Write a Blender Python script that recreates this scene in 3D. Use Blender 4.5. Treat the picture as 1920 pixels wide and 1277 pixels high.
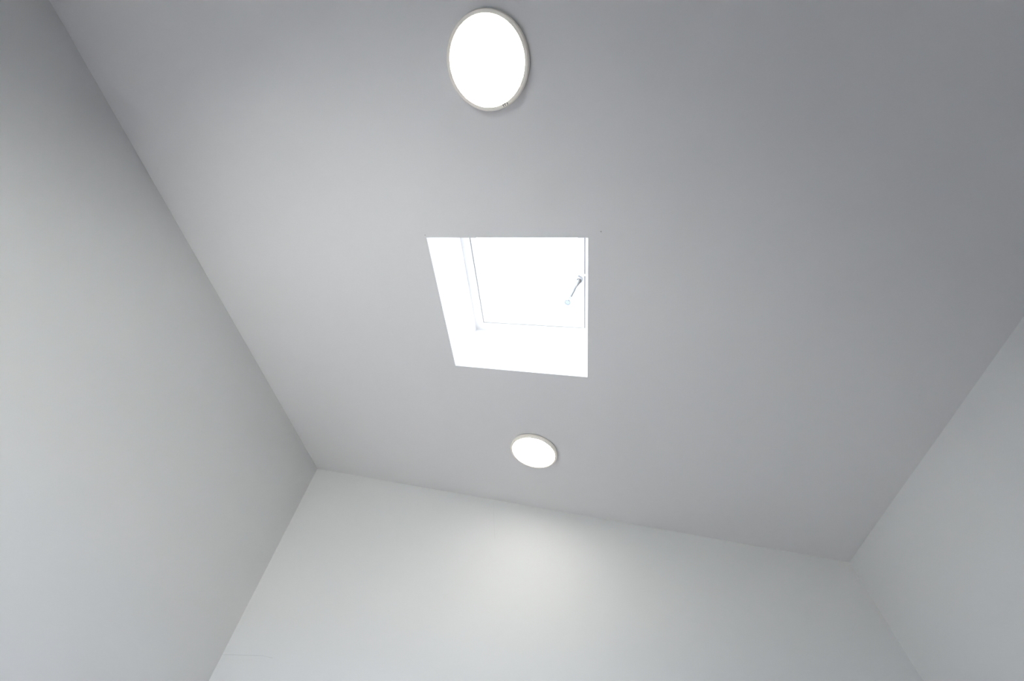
import bpy, bmesh, math
from mathutils import Vector, Matrix

# ------------------------------------------------------------------ clear
for o in list(bpy.data.objects):
    bpy.data.objects.remove(o, do_unlink=True)
scene = bpy.context.scene
COL = scene.collection

# ------------------------------------------------------------------ camera
CAM_H = 1.25                       # camera height above the floor (m)
PITCH, ROLL, YAW = (math.radians(v) for v in (54.933, -3.775, -8.806))
F_PX = 773.94                      # focal length in pixels of a 1920 px wide frame
fw = Vector((math.sin(YAW) * math.cos(PITCH), math.cos(YAW) * math.cos(PITCH), math.sin(PITCH)))
rt0 = Vector((math.cos(YAW), -math.sin(YAW), 0))
dn0 = fw.cross(rt0)
rt = math.cos(ROLL) * rt0 + math.sin(ROLL) * dn0
dn = -math.sin(ROLL) * rt0 + math.cos(ROLL) * dn0
cam = bpy.data.cameras.new('camera')
cam.sensor_fit = 'HORIZONTAL'
cam.sensor_width = 36.0
cam.lens = F_PX * 36.0 / 1920.0
cam.clip_start = 0.01
cam_o = bpy.data.objects.new('camera', cam)
m3 = Matrix((rt, -dn, -fw)).transposed()
cam_o.matrix_world = Matrix.Translation((0, 0, CAM_H)) @ m3.to_4x4()
COL.objects.link(cam_o)
scene.camera = cam_o

# ------------------------------------------------------------------ sky, sun, exposure
SKY_L = 10.0
w = bpy.data.worlds.new('sky')
scene.world = w
w.use_nodes = True
bg = w.node_tree.nodes['Background']
bg.inputs['Color'].default_value = (0.76, 0.95, 1.20, 1)
bg.inputs['Strength'].default_value = SKY_L

sun = bpy.data.lights.new('sun', 'SUN')
sun.energy = 715.0
sun.angle = math.radians(0.6)
sun.color = (1.0, 0.93, 0.945)
sun_o = bpy.data.objects.new('sun', sun)
sun_dir = Vector((-0.30, -0.05, -1.0)).normalized()
sun_o.rotation_euler = sun_dir.to_track_quat('-Z', 'Y').to_euler()
sun_o.location = (1.5, 1.2, 8)
COL.objects.link(sun_o)

vs = scene.view_settings
vs.view_transform = 'Standard'
vs.look = 'None'
vs.gamma = 1.0
vs.exposure = 0.0
vs.use_curve_mapping = False

# ------------------------------------------------------------------ measures of the room
XL, XR, YF, YB = -2.046, 1.751, 2.755, -1.14
Z0, SL = 3.010, 0.22247            # ceiling underside: z = Z0 - SL * x
WT = 0.22                          # wall thickness
SHAFT = 0.387                      # depth of the skylight shaft along the ceiling normal
def ceil_z(x):
    return Z0 - SL * x
# frame of the sloped ceiling: u runs down the slope, v forward, n out through the roof
kk = math.hypot(1, SL)
U = Vector((1, 0, -SL)) / kk
V = Vector((0, 1, 0))
N = Vector((SL, 0, 1)) / kk
ORG = Vector((0, 0, Z0))
CEIL = Matrix((U, V, N)).transposed().to_4x4()
CEIL.translation = ORG
def on_ceiling(u, v, n=0.0):
    return CEIL @ Vector((u, v, n))
SX0, SX1, SY0, SY1 = -0.5506, 0.1961, 0.6785, 1.4605   # skylight opening
SU0, SU1 = SX0 * kk, SX1 * kk

# ------------------------------------------------------------------ materials
def mat(name, col, rough=0.6, metal=0.0, bump=0.0, bscale=200.0, var=0.0, vscale=2.0, spec=0.3):
    m = bpy.data.materials.new(name)
    m.use_nodes = True
    nt = m.node_tree
    b = nt.nodes['Principled BSDF']
    b.inputs['Base Color'].default_value = (*col, 1)
    b.inputs['Roughness'].default_value = rough
    b.inputs['Metallic'].default_value = metal
    b.inputs['Specular IOR Level'].default_value = spec
    tc = nt.nodes.new('ShaderNodeTexCoord')
    if var > 0:
        n1 = nt.nodes.new('ShaderNodeTexNoise')
        n1.inputs['Scale'].default_value = vscale
        n1.inputs['Detail'].default_value = 5
        nt.links.new(tc.outputs['Object'], n1.inputs['Vector'])
        r = nt.nodes.new('ShaderNodeValToRGB')
        r.color_ramp.elements[0].position = 0.3
        r.color_ramp.elements[1].position = 0.7
        r.color_ramp.elements[0].color = (*[c * (1 - var) for c in col], 1)
        r.color_ramp.elements[1].color = (*col, 1)
        nt.links.new(n1.outputs['Fac'], r.inputs['Fac'])
        nt.links.new(r.outputs['Color'], b.inputs['Base Color'])
    if bump > 0:
        n2 = nt.nodes.new('ShaderNodeTexNoise')
        n2.inputs['Scale'].default_value = bscale
        n2.inputs['Detail'].default_value = 3
        nt.links.new(tc.outputs['Object'], n2.inputs['Vector'])
        bp = nt.nodes.new('ShaderNodeBump')
        bp.inputs['Strength'].default_value = bump
        bp.inputs['Distance'].default_value = 0.001
        nt.links.new(n2.outputs['Fac'], bp.inputs['Height'])
        nt.links.new(bp.outputs['Normal'], b.inputs['Normal'])
    return m

M_WALL = mat('white_wall_paint', (0.73, 0.73, 0.73), 0.75, bump=0.12, bscale=160, var=0.015, vscale=1.3, spec=0.2)
M_CEIL = mat('white_ceiling_paint', (0.737, 0.727, 0.730), 0.8, bump=0.12, bscale=160, var=0.02, vscale=1.1, spec=0.15)
M_BACK = mat('light_dimming_dark_blue', (0.06, 0.08, 0.105), 0.75, bump=0.12, bscale=160, var=0.03, vscale=1.5, spec=0.2)  # dark blue made up so the unseen back wall returns little, bluish light
M_FRAME = mat('white_lacquer', (0.94, 0.94, 0.94), 0.35, bump=0.02, var=0.01, vscale=6)
M_GASKET = mat('grey_rubber_gasket', (0.36, 0.36, 0.37), 0.7, bump=0.1, bscale=300, var=0.1, vscale=20)
M_FLOOR = mat('grey_tile_floor', (0.45, 0.44, 0.445), 0.5, bump=0.3, bscale=40, var=0.25, vscale=5)
M_GROUND = mat('grassy_ground', (0.075, 0.08, 0.075), 0.95, bump=0.5, bscale=30, var=0.4, vscale=3, spec=0.1)
M_BODY = mat('ivory_lamp_plastic', (0.84, 0.795, 0.73), 0.4, bump=0.02, var=0.01, vscale=8)
M_BODY.node_tree.nodes['Principled BSDF'].inputs['Emission Color'].default_value = (1.0, 0.93, 0.82, 1)
M_BODY.node_tree.nodes['Principled BSDF'].inputs['Emission Strength'].default_value = 0.06   # lamp light leaking through the opal rim
M_BASE = mat('shadow_gap_dark', (0.12, 0.12, 0.12), 0.6, var=0.1, vscale=12)  # shade of the gap between lamp and ceiling, put into the plate colour
M_INK = mat('black_print', (0.015, 0.012, 0.012), 0.5, var=0.1, vscale=40)
M_INK2 = mat('worn_grey_print', (0.16, 0.145, 0.13), 0.5, var=0.3, vscale=90)
M_STEEL = mat('satin_steel', (0.62, 0.64, 0.66), 0.28, metal=1.0, bump=0.02, bscale=120, var=0.06, vscale=30)
M_ROD = mat('grey_coated_rod', (0.20, 0.20, 0.205), 0.4, var=0.04, vscale=30)
M_SEAM = mat('filled_plaster_seam', (0.67, 0.67, 0.67), 0.85, var=0.15, vscale=9, spec=0.1)
M_SPECK = mat('grey_filler_speck', (0.52, 0.51, 0.51), 0.9, var=0.1, vscale=60)

def glass():
    m = bpy.data.materials.new('clear_pane')
    m.use_nodes = True
    nt = m.node_tree
    nt.nodes.clear()
    out = nt.nodes.new('ShaderNodeOutputMaterial')
    mx = nt.nodes.new('ShaderNodeMixShader')
    tr = nt.nodes.new('ShaderNodeBsdfTransparent')
    tr.inputs['Color'].default_value = (0.97, 0.985, 0.98, 1)
    gl = nt.nodes.new('ShaderNodeBsdfGlossy')
    gl.inputs['Roughness'].default_value = 0.02
    fr = nt.nodes.new('ShaderNodeFresnel')
    fr.inputs['IOR'].default_value = 1.3
    nt.links.new(fr.outputs[0], mx.inputs[0])
    nt.links.new(tr.outputs[0], mx.inputs[1])
    nt.links.new(gl.outputs[0], mx.inputs[2])
    nt.links.new(mx.outputs[0], out.inputs[0])
    return m
M_GLASS = glass()

def opal():
    m = bpy.data.materials.new('opal_plastic')
    m.use_nodes = True
    nt = m.node_tree
    b = nt.nodes['Principled BSDF']
    b.inputs['Base Color'].default_value = (0.86, 0.89, 0.92, 1)
    b.inputs['Roughness'].default_value = 0.25
    t = nt.nodes.new('ShaderNodeBsdfTranslucent')
    t.inputs['Color'].default_value = (0.86, 0.90, 0.95, 1)
    mx = nt.nodes.new('ShaderNodeMixShader')
    mx.inputs[0].default_value = 0.65
    nt.links.new(b.outputs[0], mx.inputs[1])
    nt.links.new(t.outputs[0], mx.inputs[2])
    nt.links.new(mx.outputs[0], nt.nodes['Material Output'].inputs[0])
    return m
M_OPAL = opal()

LAMP_L = 25.5
def lamp_diffuser():
    m = bpy.data.materials.new('opal_lamp_diffuser')
    m.use_nodes = True
    b = m.node_tree.nodes['Principled BSDF']
    b.inputs['Base Color'].default_value = (0.85, 0.85, 0.83, 1)
    b.inputs['Roughness'].default_value = 0.5
    b.inputs['Emission Color'].default_value = (1.0, 0.98, 0.88, 1)
    b.inputs['Emission Strength'].default_value = LAMP_L
    return m
M_LAMP = lamp_diffuser()

# ------------------------------------------------------------------ mesh helpers
def obj(name, bm, m, parent=None, smooth=False):
    bmesh.ops.recalc_face_normals(bm, faces=bm.faces)
    me = bpy.data.meshes.new(name)
    bm.to_mesh(me)
    bm.free()
    me.materials.append(m)
    if smooth:
        for p in me.polygons:
            p.use_smooth = True
        me.set_sharp_from_angle(angle=math.radians(35))
    o = bpy.data.objects.new(name, me)
    COL.objects.link(o)
    if parent:
        o.parent = parent
    return o

def empty(name, mw, parent=None):
    o = bpy.data.objects.new(name, None)
    o.empty_display_size = 0.1
    COL.objects.link(o)
    o.matrix_world = mw
    if parent:
        o.parent = parent
    return o

def add_hexa(bm, p):
    """p: 8 corners, bottom ring then top ring"""
    v = [bm.verts.new(q) for q in p]
    for f in ((0, 1, 2, 3), (4, 5, 6, 7), (0, 1, 5, 4), (1, 2, 6, 5), (2, 3, 7, 6), (3, 0, 4, 7)):
        bm.faces.new([v[i] for i in f])

def add_box(bm, x0, x1, y0, y1, z0, z1):
    add_hexa(bm, [(x0, y0, z0), (x1, y0, z0), (x1, y1, z0), (x0, y1, z0),
                  (x0, y0, z1), (x1, y0, z1), (x1, y1, z1), (x0, y1, z1)])

def bevel(bm, w, seg=2):
    bmesh.ops.bevel(bm, geom=list(bm.edges), offset=w, segments=seg, affect='EDGES', profile=0.5)

def add_ring(bm, outer, inner, z0, z1):
    """rectangular ring; outer / inner = (x0, x1, y0, y1)"""
    def rect(r, z):
        return [bm.verts.new(q) for q in ((r[0], r[2], z), (r[1], r[2], z), (r[1], r[3], z), (r[0], r[3], z))]
    a0, a1, b0, b1 = rect(outer, z0), rect(outer, z1), rect(inner, z0), rect(inner, z1)
    for i in range(4):
        j = (i + 1) % 4
        bm.faces.new((a0[i], a0[j], b0[j], b0[i]))
        bm.faces.new((a1[i], a1[j], b1[j], b1[i]))
        bm.faces.new((a0[i], a0[j], a1[j], a1[i]))
        bm.faces.new((b0[i], b0[j], b1[j], b1[i]))

def add_lathe(bm, prof, n=64, close=False, mw=None):
    """prof: (r, z) points turned about z"""
    rings = []
    for r, z in prof:
        if r < 1e-6:
            rings.append([bm.verts.new((0, 0, z))])
        else:
            rings.append([bm.verts.new((r * math.cos(2 * math.pi * i / n), r * math.sin(2 * math.pi * i / n), z)) for i in range(n)])
    pairs = list(zip(rings, rings[1:])) + ([(rings[-1], rings[0])] if close else [])
    for a, b in pairs:
        for i in range(n):
            j = (i + 1) % n
            if len(a) == 1 and len(b) == 1:
                continue
            if len(a) == 1:
                bm.faces.new((a[0], b[i], b[j]))
            elif len(b) == 1:
                bm.faces.new((a[i], a[j], b[0]))
            else:
                bm.faces.new((a[i], a[j], b[j], b[i]))
    if mw is not None:
        vs_ = [v for r in rings for v in r]
        bmesh.ops.transform(bm, matrix=mw, verts=vs_)

def structure(o, label, cat):
    o['kind'] = 'structure'
    o['label'] = label
    o['category'] = cat
    return o

# ------------------------------------------------------------------ the room shell
bm = bmesh.new()
add_box(bm, XL - WT, XR + WT, YB - WT, YF + WT, -0.2, 0.0)
structure(obj('floor', bm, M_FLOOR), 'plain light grey floor of the room, below the picture', 'floor')

bm = bmesh.new()
add_box(bm, -30, 30, -30, 30, -0.5, -0.2)
structure(obj('ground', bm, M_GROUND), 'dark grassy ground outside the house, out of the picture', 'ground')

def wall_prism(x0, x1, y0, y1):
    bm = bmesh.new()
    add_hexa(bm, [(x0, y0, 0), (x1, y0, 0), (x1, y1, 0), (x0, y1, 0),
                  (x0, y0, ceil_z(x0)), (x1, y0, ceil_z(x1)), (x1, y1, ceil_z(x1)), (x0, y1, ceil_z(x0))])
    return bm
structure(obj('wall_left', wall_prism(XL - WT, XL, YB, YF), M_WALL),
          'tall smooth white wall rising on the left under the high side of the ceiling', 'wall')
wall_front = structure(obj('wall_front', wall_prism(XL - WT, XR + WT, YF, YF + WT), M_WALL),
          'smooth white end wall below the small round lamp, warmly lit', 'wall')
structure(obj('wall_right', wall_prism(XR, XR + WT, YB, YF), M_WALL),
          'low shaded white wall on the right under the low side of the ceiling', 'wall')
# unseen wall behind the viewer; its window is added to brighten the room
WX0, WX1, WZ0, WZ1 = -1.87, -0.4, 0.85, 2.10
bm = bmesh.new()
def slab(xa, xb, za, zb):
    """upright slab of the back wall; a top of None follows the ceiling"""
    ta, tb = (ceil_z(xa), ceil_z(xb)) if zb is None else (zb, zb)
    add_hexa(bm, [(xa, YB - WT, za), (xb, YB - WT, za), (xb, YB, za), (xa, YB, za),
                  (xa, YB - WT, ta), (xb, YB - WT, tb), (xb, YB, tb), (xa, YB, ta)])
slab(XL - WT, WX0, 0, None)
slab(WX1, XR + WT, 0, None)
slab(WX0, WX1, 0, WZ0)
slab(WX0, WX1, WZ1, None)
structure(obj('wall_back', bm, M_BACK), 'unseen wall behind the viewer, made dark blue to dim the light around it', 'wall')

win2 = empty('added_window', Matrix.Translation((0.5 * (WX0 + WX1), YB - 0.12, WZ0)))
structure(win2, 'white framed window added unseen in the wall behind the viewer to let in light', 'window')
ww, wh = (WX1 - WX0) / 2, WZ1 - WZ0
bm = bmesh.new()
add_ring(bm, (-ww, ww, 0, wh), (-ww + 0.06, ww - 0.06, 0.06, wh - 0.06), -0.035, 0.035)
bmesh.ops.transform(bm, matrix=Matrix(((1, 0, 0, 0), (0, 0, 1, 0), (0, 1, 0, 0), (0, 0, 0, 1))), verts=bm.verts)
obj('frame', bm, M_FRAME, win2)
bm = bmesh.new()
add_box(bm, -0.03, 0.03, -0.03, 0.03, 0.06, wh - 0.06)
obj('mullion', bm, M_FRAME, win2)
for sd in (-1, 1):
    bm = bmesh.new()
    xa, xb = sorted((sd * 0.03, sd * (ww - 0.06)))
    add_box(bm, xa, xb, -0.003, 0.003, 0.06, wh - 0.06)
    obj('pane', bm, M_GLASS, win2)

# ceiling: a thick sloped roof slab with the shaft cut through it
PL = 0.0125                        # plasterboard of the ceiling
LIN = 0.012                        # thickness of the shaft lining boards
roof_n = SHAFT + 0.10
ceiling = empty('ceiling', CEIL)
structure(ceiling, 'sloped smooth white ceiling falling to the right, around the skylight', 'ceiling')
bm = bmesh.new()
ua, ub = (XL - WT) * kk - 0.05, (XR + WT) * kk + 0.05
add_ring(bm, (ua, ub, YB - WT - 0.05, YF + WT + 0.05),
         (SU0 - LIN, SU1 + LIN, SY0 - LIN, SY1 + LIN), PL, roof_n)
add_ring(bm, (ua, ub, YB - WT - 0.05, YF + WT + 0.05), (SU0, SU1, SY0, SY1), 0.0, PL)
obj('ceiling_slab', bm, M_CEIL, ceiling)
# two filler specks left beside the corners of the opening
for u, v in ((-0.555 * kk, 0.666), (0.248 * kk, 0.651)):
    bm = bmesh.new()
    add_lathe(bm, [(0, -0.0012), (0.0022, -0.0010), (0.0032, 0.0)], 12, mw=Matrix.Translation((u, v, 0)))
    obj('filler_speck', bm, M_SPECK, ceiling)

# hairline seams of the end wall
def strip(pts, wd, name):
    bm = bmesh.new()
    for (xa, za), (xb, zb) in zip(pts, pts[1:]):
        d = Vector((xb - xa, zb - za)).normalized()
        nx, nz = -d.y * wd / 2, d.x * wd / 2
        add_hexa(bm, [(xa - nx, YF - 0.0006, za - nz), (xb - nx, YF - 0.0006, zb - nz), (xb - nx, YF, zb - nz), (xa - nx, YF, za - nz),
                      (xa + nx, YF - 0.0006, za + nz), (xb + nx, YF - 0.0006, zb + nz), (xb + nx, YF, zb + nz), (xa + nx, YF, za + nz)])
    obj(name, bm, M_SEAM, wall_front)
strip([(-2.045, 2.125), (-1.90, 2.123), (-1.79, 2.121), (-1.72, 2.110)], 0.0022, 'plaster_seam')
strip([(-0.489, 3.108), (-0.474, 2.96), (-0.455, 2.811)], 0.0012, 'plaster_seam')

# ------------------------------------------------------------------ the skylight
win = empty('window_1', CEIL)
structure(win, 'square skylight glowing white in the sloped ceiling between two round lamps', 'skylight')
CU, CV = 0.5 * (SU0 + SU1), 0.5 * (SY0 + SY1)
# four lining boards of the shaft
for a in ((SU0 - LIN, SU0, SY0 - LIN, SY1 + LIN), (SU1, SU1 + LIN, SY0 - LIN, SY1 + LIN),
          (SU0, SU1, SY0 - LIN, SY0), (SU0, SU1, SY1, SY1 + LIN)):
    bm = bmesh.new()
    add_box(bm, *a, PL, SHAFT)
    obj('shaft_board', bm, M_FRAME, win)
INS = 0.0555                       # visible width of the fixed frame
fi = (SU0 + INS, SU1 - INS, SY0 + INS, SY1 - INS)
bm = bmesh.new()
add_ring(bm, (SU0 - LIN, SU1 + LIN, SY0 - LIN, SY1 + LIN), fi, SHAFT, SHAFT + 0.11)
obj('frame', bm, M_FRAME, win)
# gasket in the joint between fixed frame and sash
G = 0.006
gi = (fi[0] + G, fi[1] - G, fi[2] + G, fi[3] - G)
bm = bmesh.new()
add_ring(bm, fi, gi, SHAFT + 0.004, SHAFT + 0.05)
obj('gasket', bm, M_GASKET, win)
SW = 0.035
si = (gi[0] + SW, gi[1] - SW, gi[2] + SW, gi[3] - SW)
bm = bmesh.new()
add_ring(bm, gi, si, SHAFT - 0.002, SHAFT + 0.09)
obj('sash', bm, M_FRAME, win)
bm = bmesh.new()
add_box(bm, si[0], si[1], si[2], si[3], SHAFT + 0.045, SHAFT + 0.051)
obj('pane', bm, M_GLASS, win)

# winder on the low side of the sash: bracket, collar, rod and steel cup
WV = 0.6075 * 1.76
wu = gi[1] - 0.022
hnd = empty('winder', CEIL @ Matrix.Translation((wu, WV, SHAFT - 0.002)))
hnd.parent = win
hnd.matrix_parent_inverse = Matrix.Identity(4)
hnd.matrix_local = Matrix.Translation((wu, WV, SHAFT - 0.002))
bm = bmesh.new()
add_box(bm, -0.016, 0.016, -0.026, 0.026, -0.006, 0.0)
bevel(bm, 0.0015)
obj('bracket_plate', bm, M_FRAME, hnd)
bm = bmesh.new()
add_box(bm, 0.010, 0.050, -0.030, -0.018, -0.007, -0.0005)
bevel(bm, 0.0012)
obj('bracket_arm', bm, M_FRAME, hnd)
bm = bmesh.new()
add_lathe(bm, [(0, -0.004), (0.003, -0.003), (0.0035, 0)], 12, mw=Matrix.Translation((-0.004, -0.020, -0.006)))
obj('screw', bm, M_STEEL, hnd)
ROD_L = 0.262
rod_d = Vector((-0.030, 0.0, -ROD_L)).normalized()
rq = rod_d.to_track_quat('Z', 'Y').to_matrix().to_4x4()
bm = bmesh.new()
add_lathe(bm, [(0.0, 0.004), (0.0155, 0.004), (0.0175, 0.006), (0.0175, 0.022), (0.0150, 0.026), (0.0120, 0.026), (0.0110, 0.012), (0, 0.012)], 32, mw=rq)
obj('collar', bm, M_STEEL, hnd, True)
bm = bmesh.new()
add_lathe(bm, [(0, 0.010), (0.0105, 0.012), (0.0105, 0.045), (0.0085, 0.070), (0.0078, 0.12), (0.0076, ROD_L - 0.028), (0, ROD_L - 0.026)], 24, mw=rq)
obj('rod', bm, M_ROD, hnd, True)
bm = bmesh.new()
e = ROD_L - 0.034
add_lathe(bm, [(0.0, e), (0.0095, e), (0.0145, e + 0.004), (0.0150, e + 0.016), (0.0135, e + 0.018), (0, e + 0.018)], 32, mw=rq)
cup = obj('end_collar', bm, M_STEEL, hnd, True)
bm = bmesh.new()
add_lathe(bm, [(0, e + 0.018), (0.0122, e + 0.018), (0.0132, e + 0.022), (0.0138, e + 0.042), (0.0120, e + 0.046), (0, e + 0.047)], 32, mw=rq)
obj('end_cap', bm, M_OPAL, hnd, True)
bm = bmesh.new()
add_lathe(bm, [(0.0138, e + 0.038), (0.0168, e + 0.038), (0.0168, e + 0.046), (0.0140, e + 0.0480), (0.0122, e + 0.0468)], 32, close=True, mw=rq)
obj('end_ring', bm, M_STEEL, hnd, True)

# ------------------------------------------------------------------ the two round lamps
LH = 0.0275
def make_lamp(label, u, v, turn):
    root = empty('ceiling_lamp', CEIL @ Matrix.Translation((u, v, 0)) @ Matrix.Rotation(turn, 4, 'Z'))
    root['label'] = label
    root['category'] = 'lamp'
    root['group'] = 'round ceiling lamps beside the skylight'
    bm = bmesh.new()
    add_lathe(bm, [(0, 0), (0.146, 0), (0.146, -0.0062), (0, -0.0062)], 96)
    obj('base_plate', bm, M_BASE, root, True)
    bm = bmesh.new()
    add_lathe(bm, [(0.1388, -0.0056), (0.1520, -0.0056), (0.1530, -0.0066), (0.1530, -LH + 0.007), (0.1522, -LH + 0.003), (0.1503, -LH + 0.0005),
                   (0.1485, -LH), (0.1405, -LH), (0.1392, -LH + 0.001), (0.1388, -LH + 0.004)], 128, close=True)
    obj('housing', bm, M_BODY, root, True)
    bm = bmesh.new()
    add_lathe(bm, [(0.1388, -LH + 0.004), (0.1385, -LH + 0.0006), (0.120, -LH - 0.0002), (0.06, -LH - 0.0006), (0, -LH - 0.0007)], 128)
    obj('diffuser', bm, M_LAMP, root, True)
    return root
lampA = make_lamp('round lit lamp at the top of the picture, tiny black print on its ivory rim', -0.1581, 0.0171, 0)
lampB = make_lamp('round lit lamp close to the end wall, below the skylight, plain ivory rim', -0.1377, 2.1129, 0)

def print_on(parent, text, size, ang, r, z, m, name):
    """flat lettering on the underside of a lamp rim, read from the room"""
    cu = bpy.data.curves.new(name, 'FONT')
    cu.body = text
    cu.size = size
    cu.align_x = 'CENTER'
    cu.align_y = 'CENTER'
    cu.extrude = 0.0001
    cu.offset = size * 0.045
    tmp = bpy.data.objects.new('tmp_text', cu)
    COL.objects.link(tmp)
    dg = bpy.context.evaluated_depsgraph_get()
    me = bpy.data.meshes.new_from_object(tmp.evaluated_get(dg))
    bpy.data.objects.remove(tmp, do_unlink=True)
    me.name = name
    me.materials.clear()
    me.materials.append(m)
    o = bpy.data.objects.new(name, me)
    COL.objects.link(o)
    o.parent = parent
    c, sn = math.cos(ang), math.sin(ang)
    t, up, nn = Vector((sn, -c, 0)), Vector((-c, -sn, 0)), Vector((0, 0, -1))
    mw = Matrix((t, up, nn)).transposed().to_4x4()
    mw.translation = Vector((r * c, r * sn, z))
    o.matrix_local = mw
    return o
o = print_on(lampA, 'TT', 0.0115, math.radians(69.6), 0.1458, -LH - 0.0001, M_INK, 'printed_mark')
o['label'] = 'two tiny black letters printed on the rim'
o = print_on(lampA, 'JI', 0.0090, math.radians(64.3), 0.1462, -LH - 0.0001, M_INK2, 'printed_mark')
o['label'] = 'worn grey print beside the black letters'
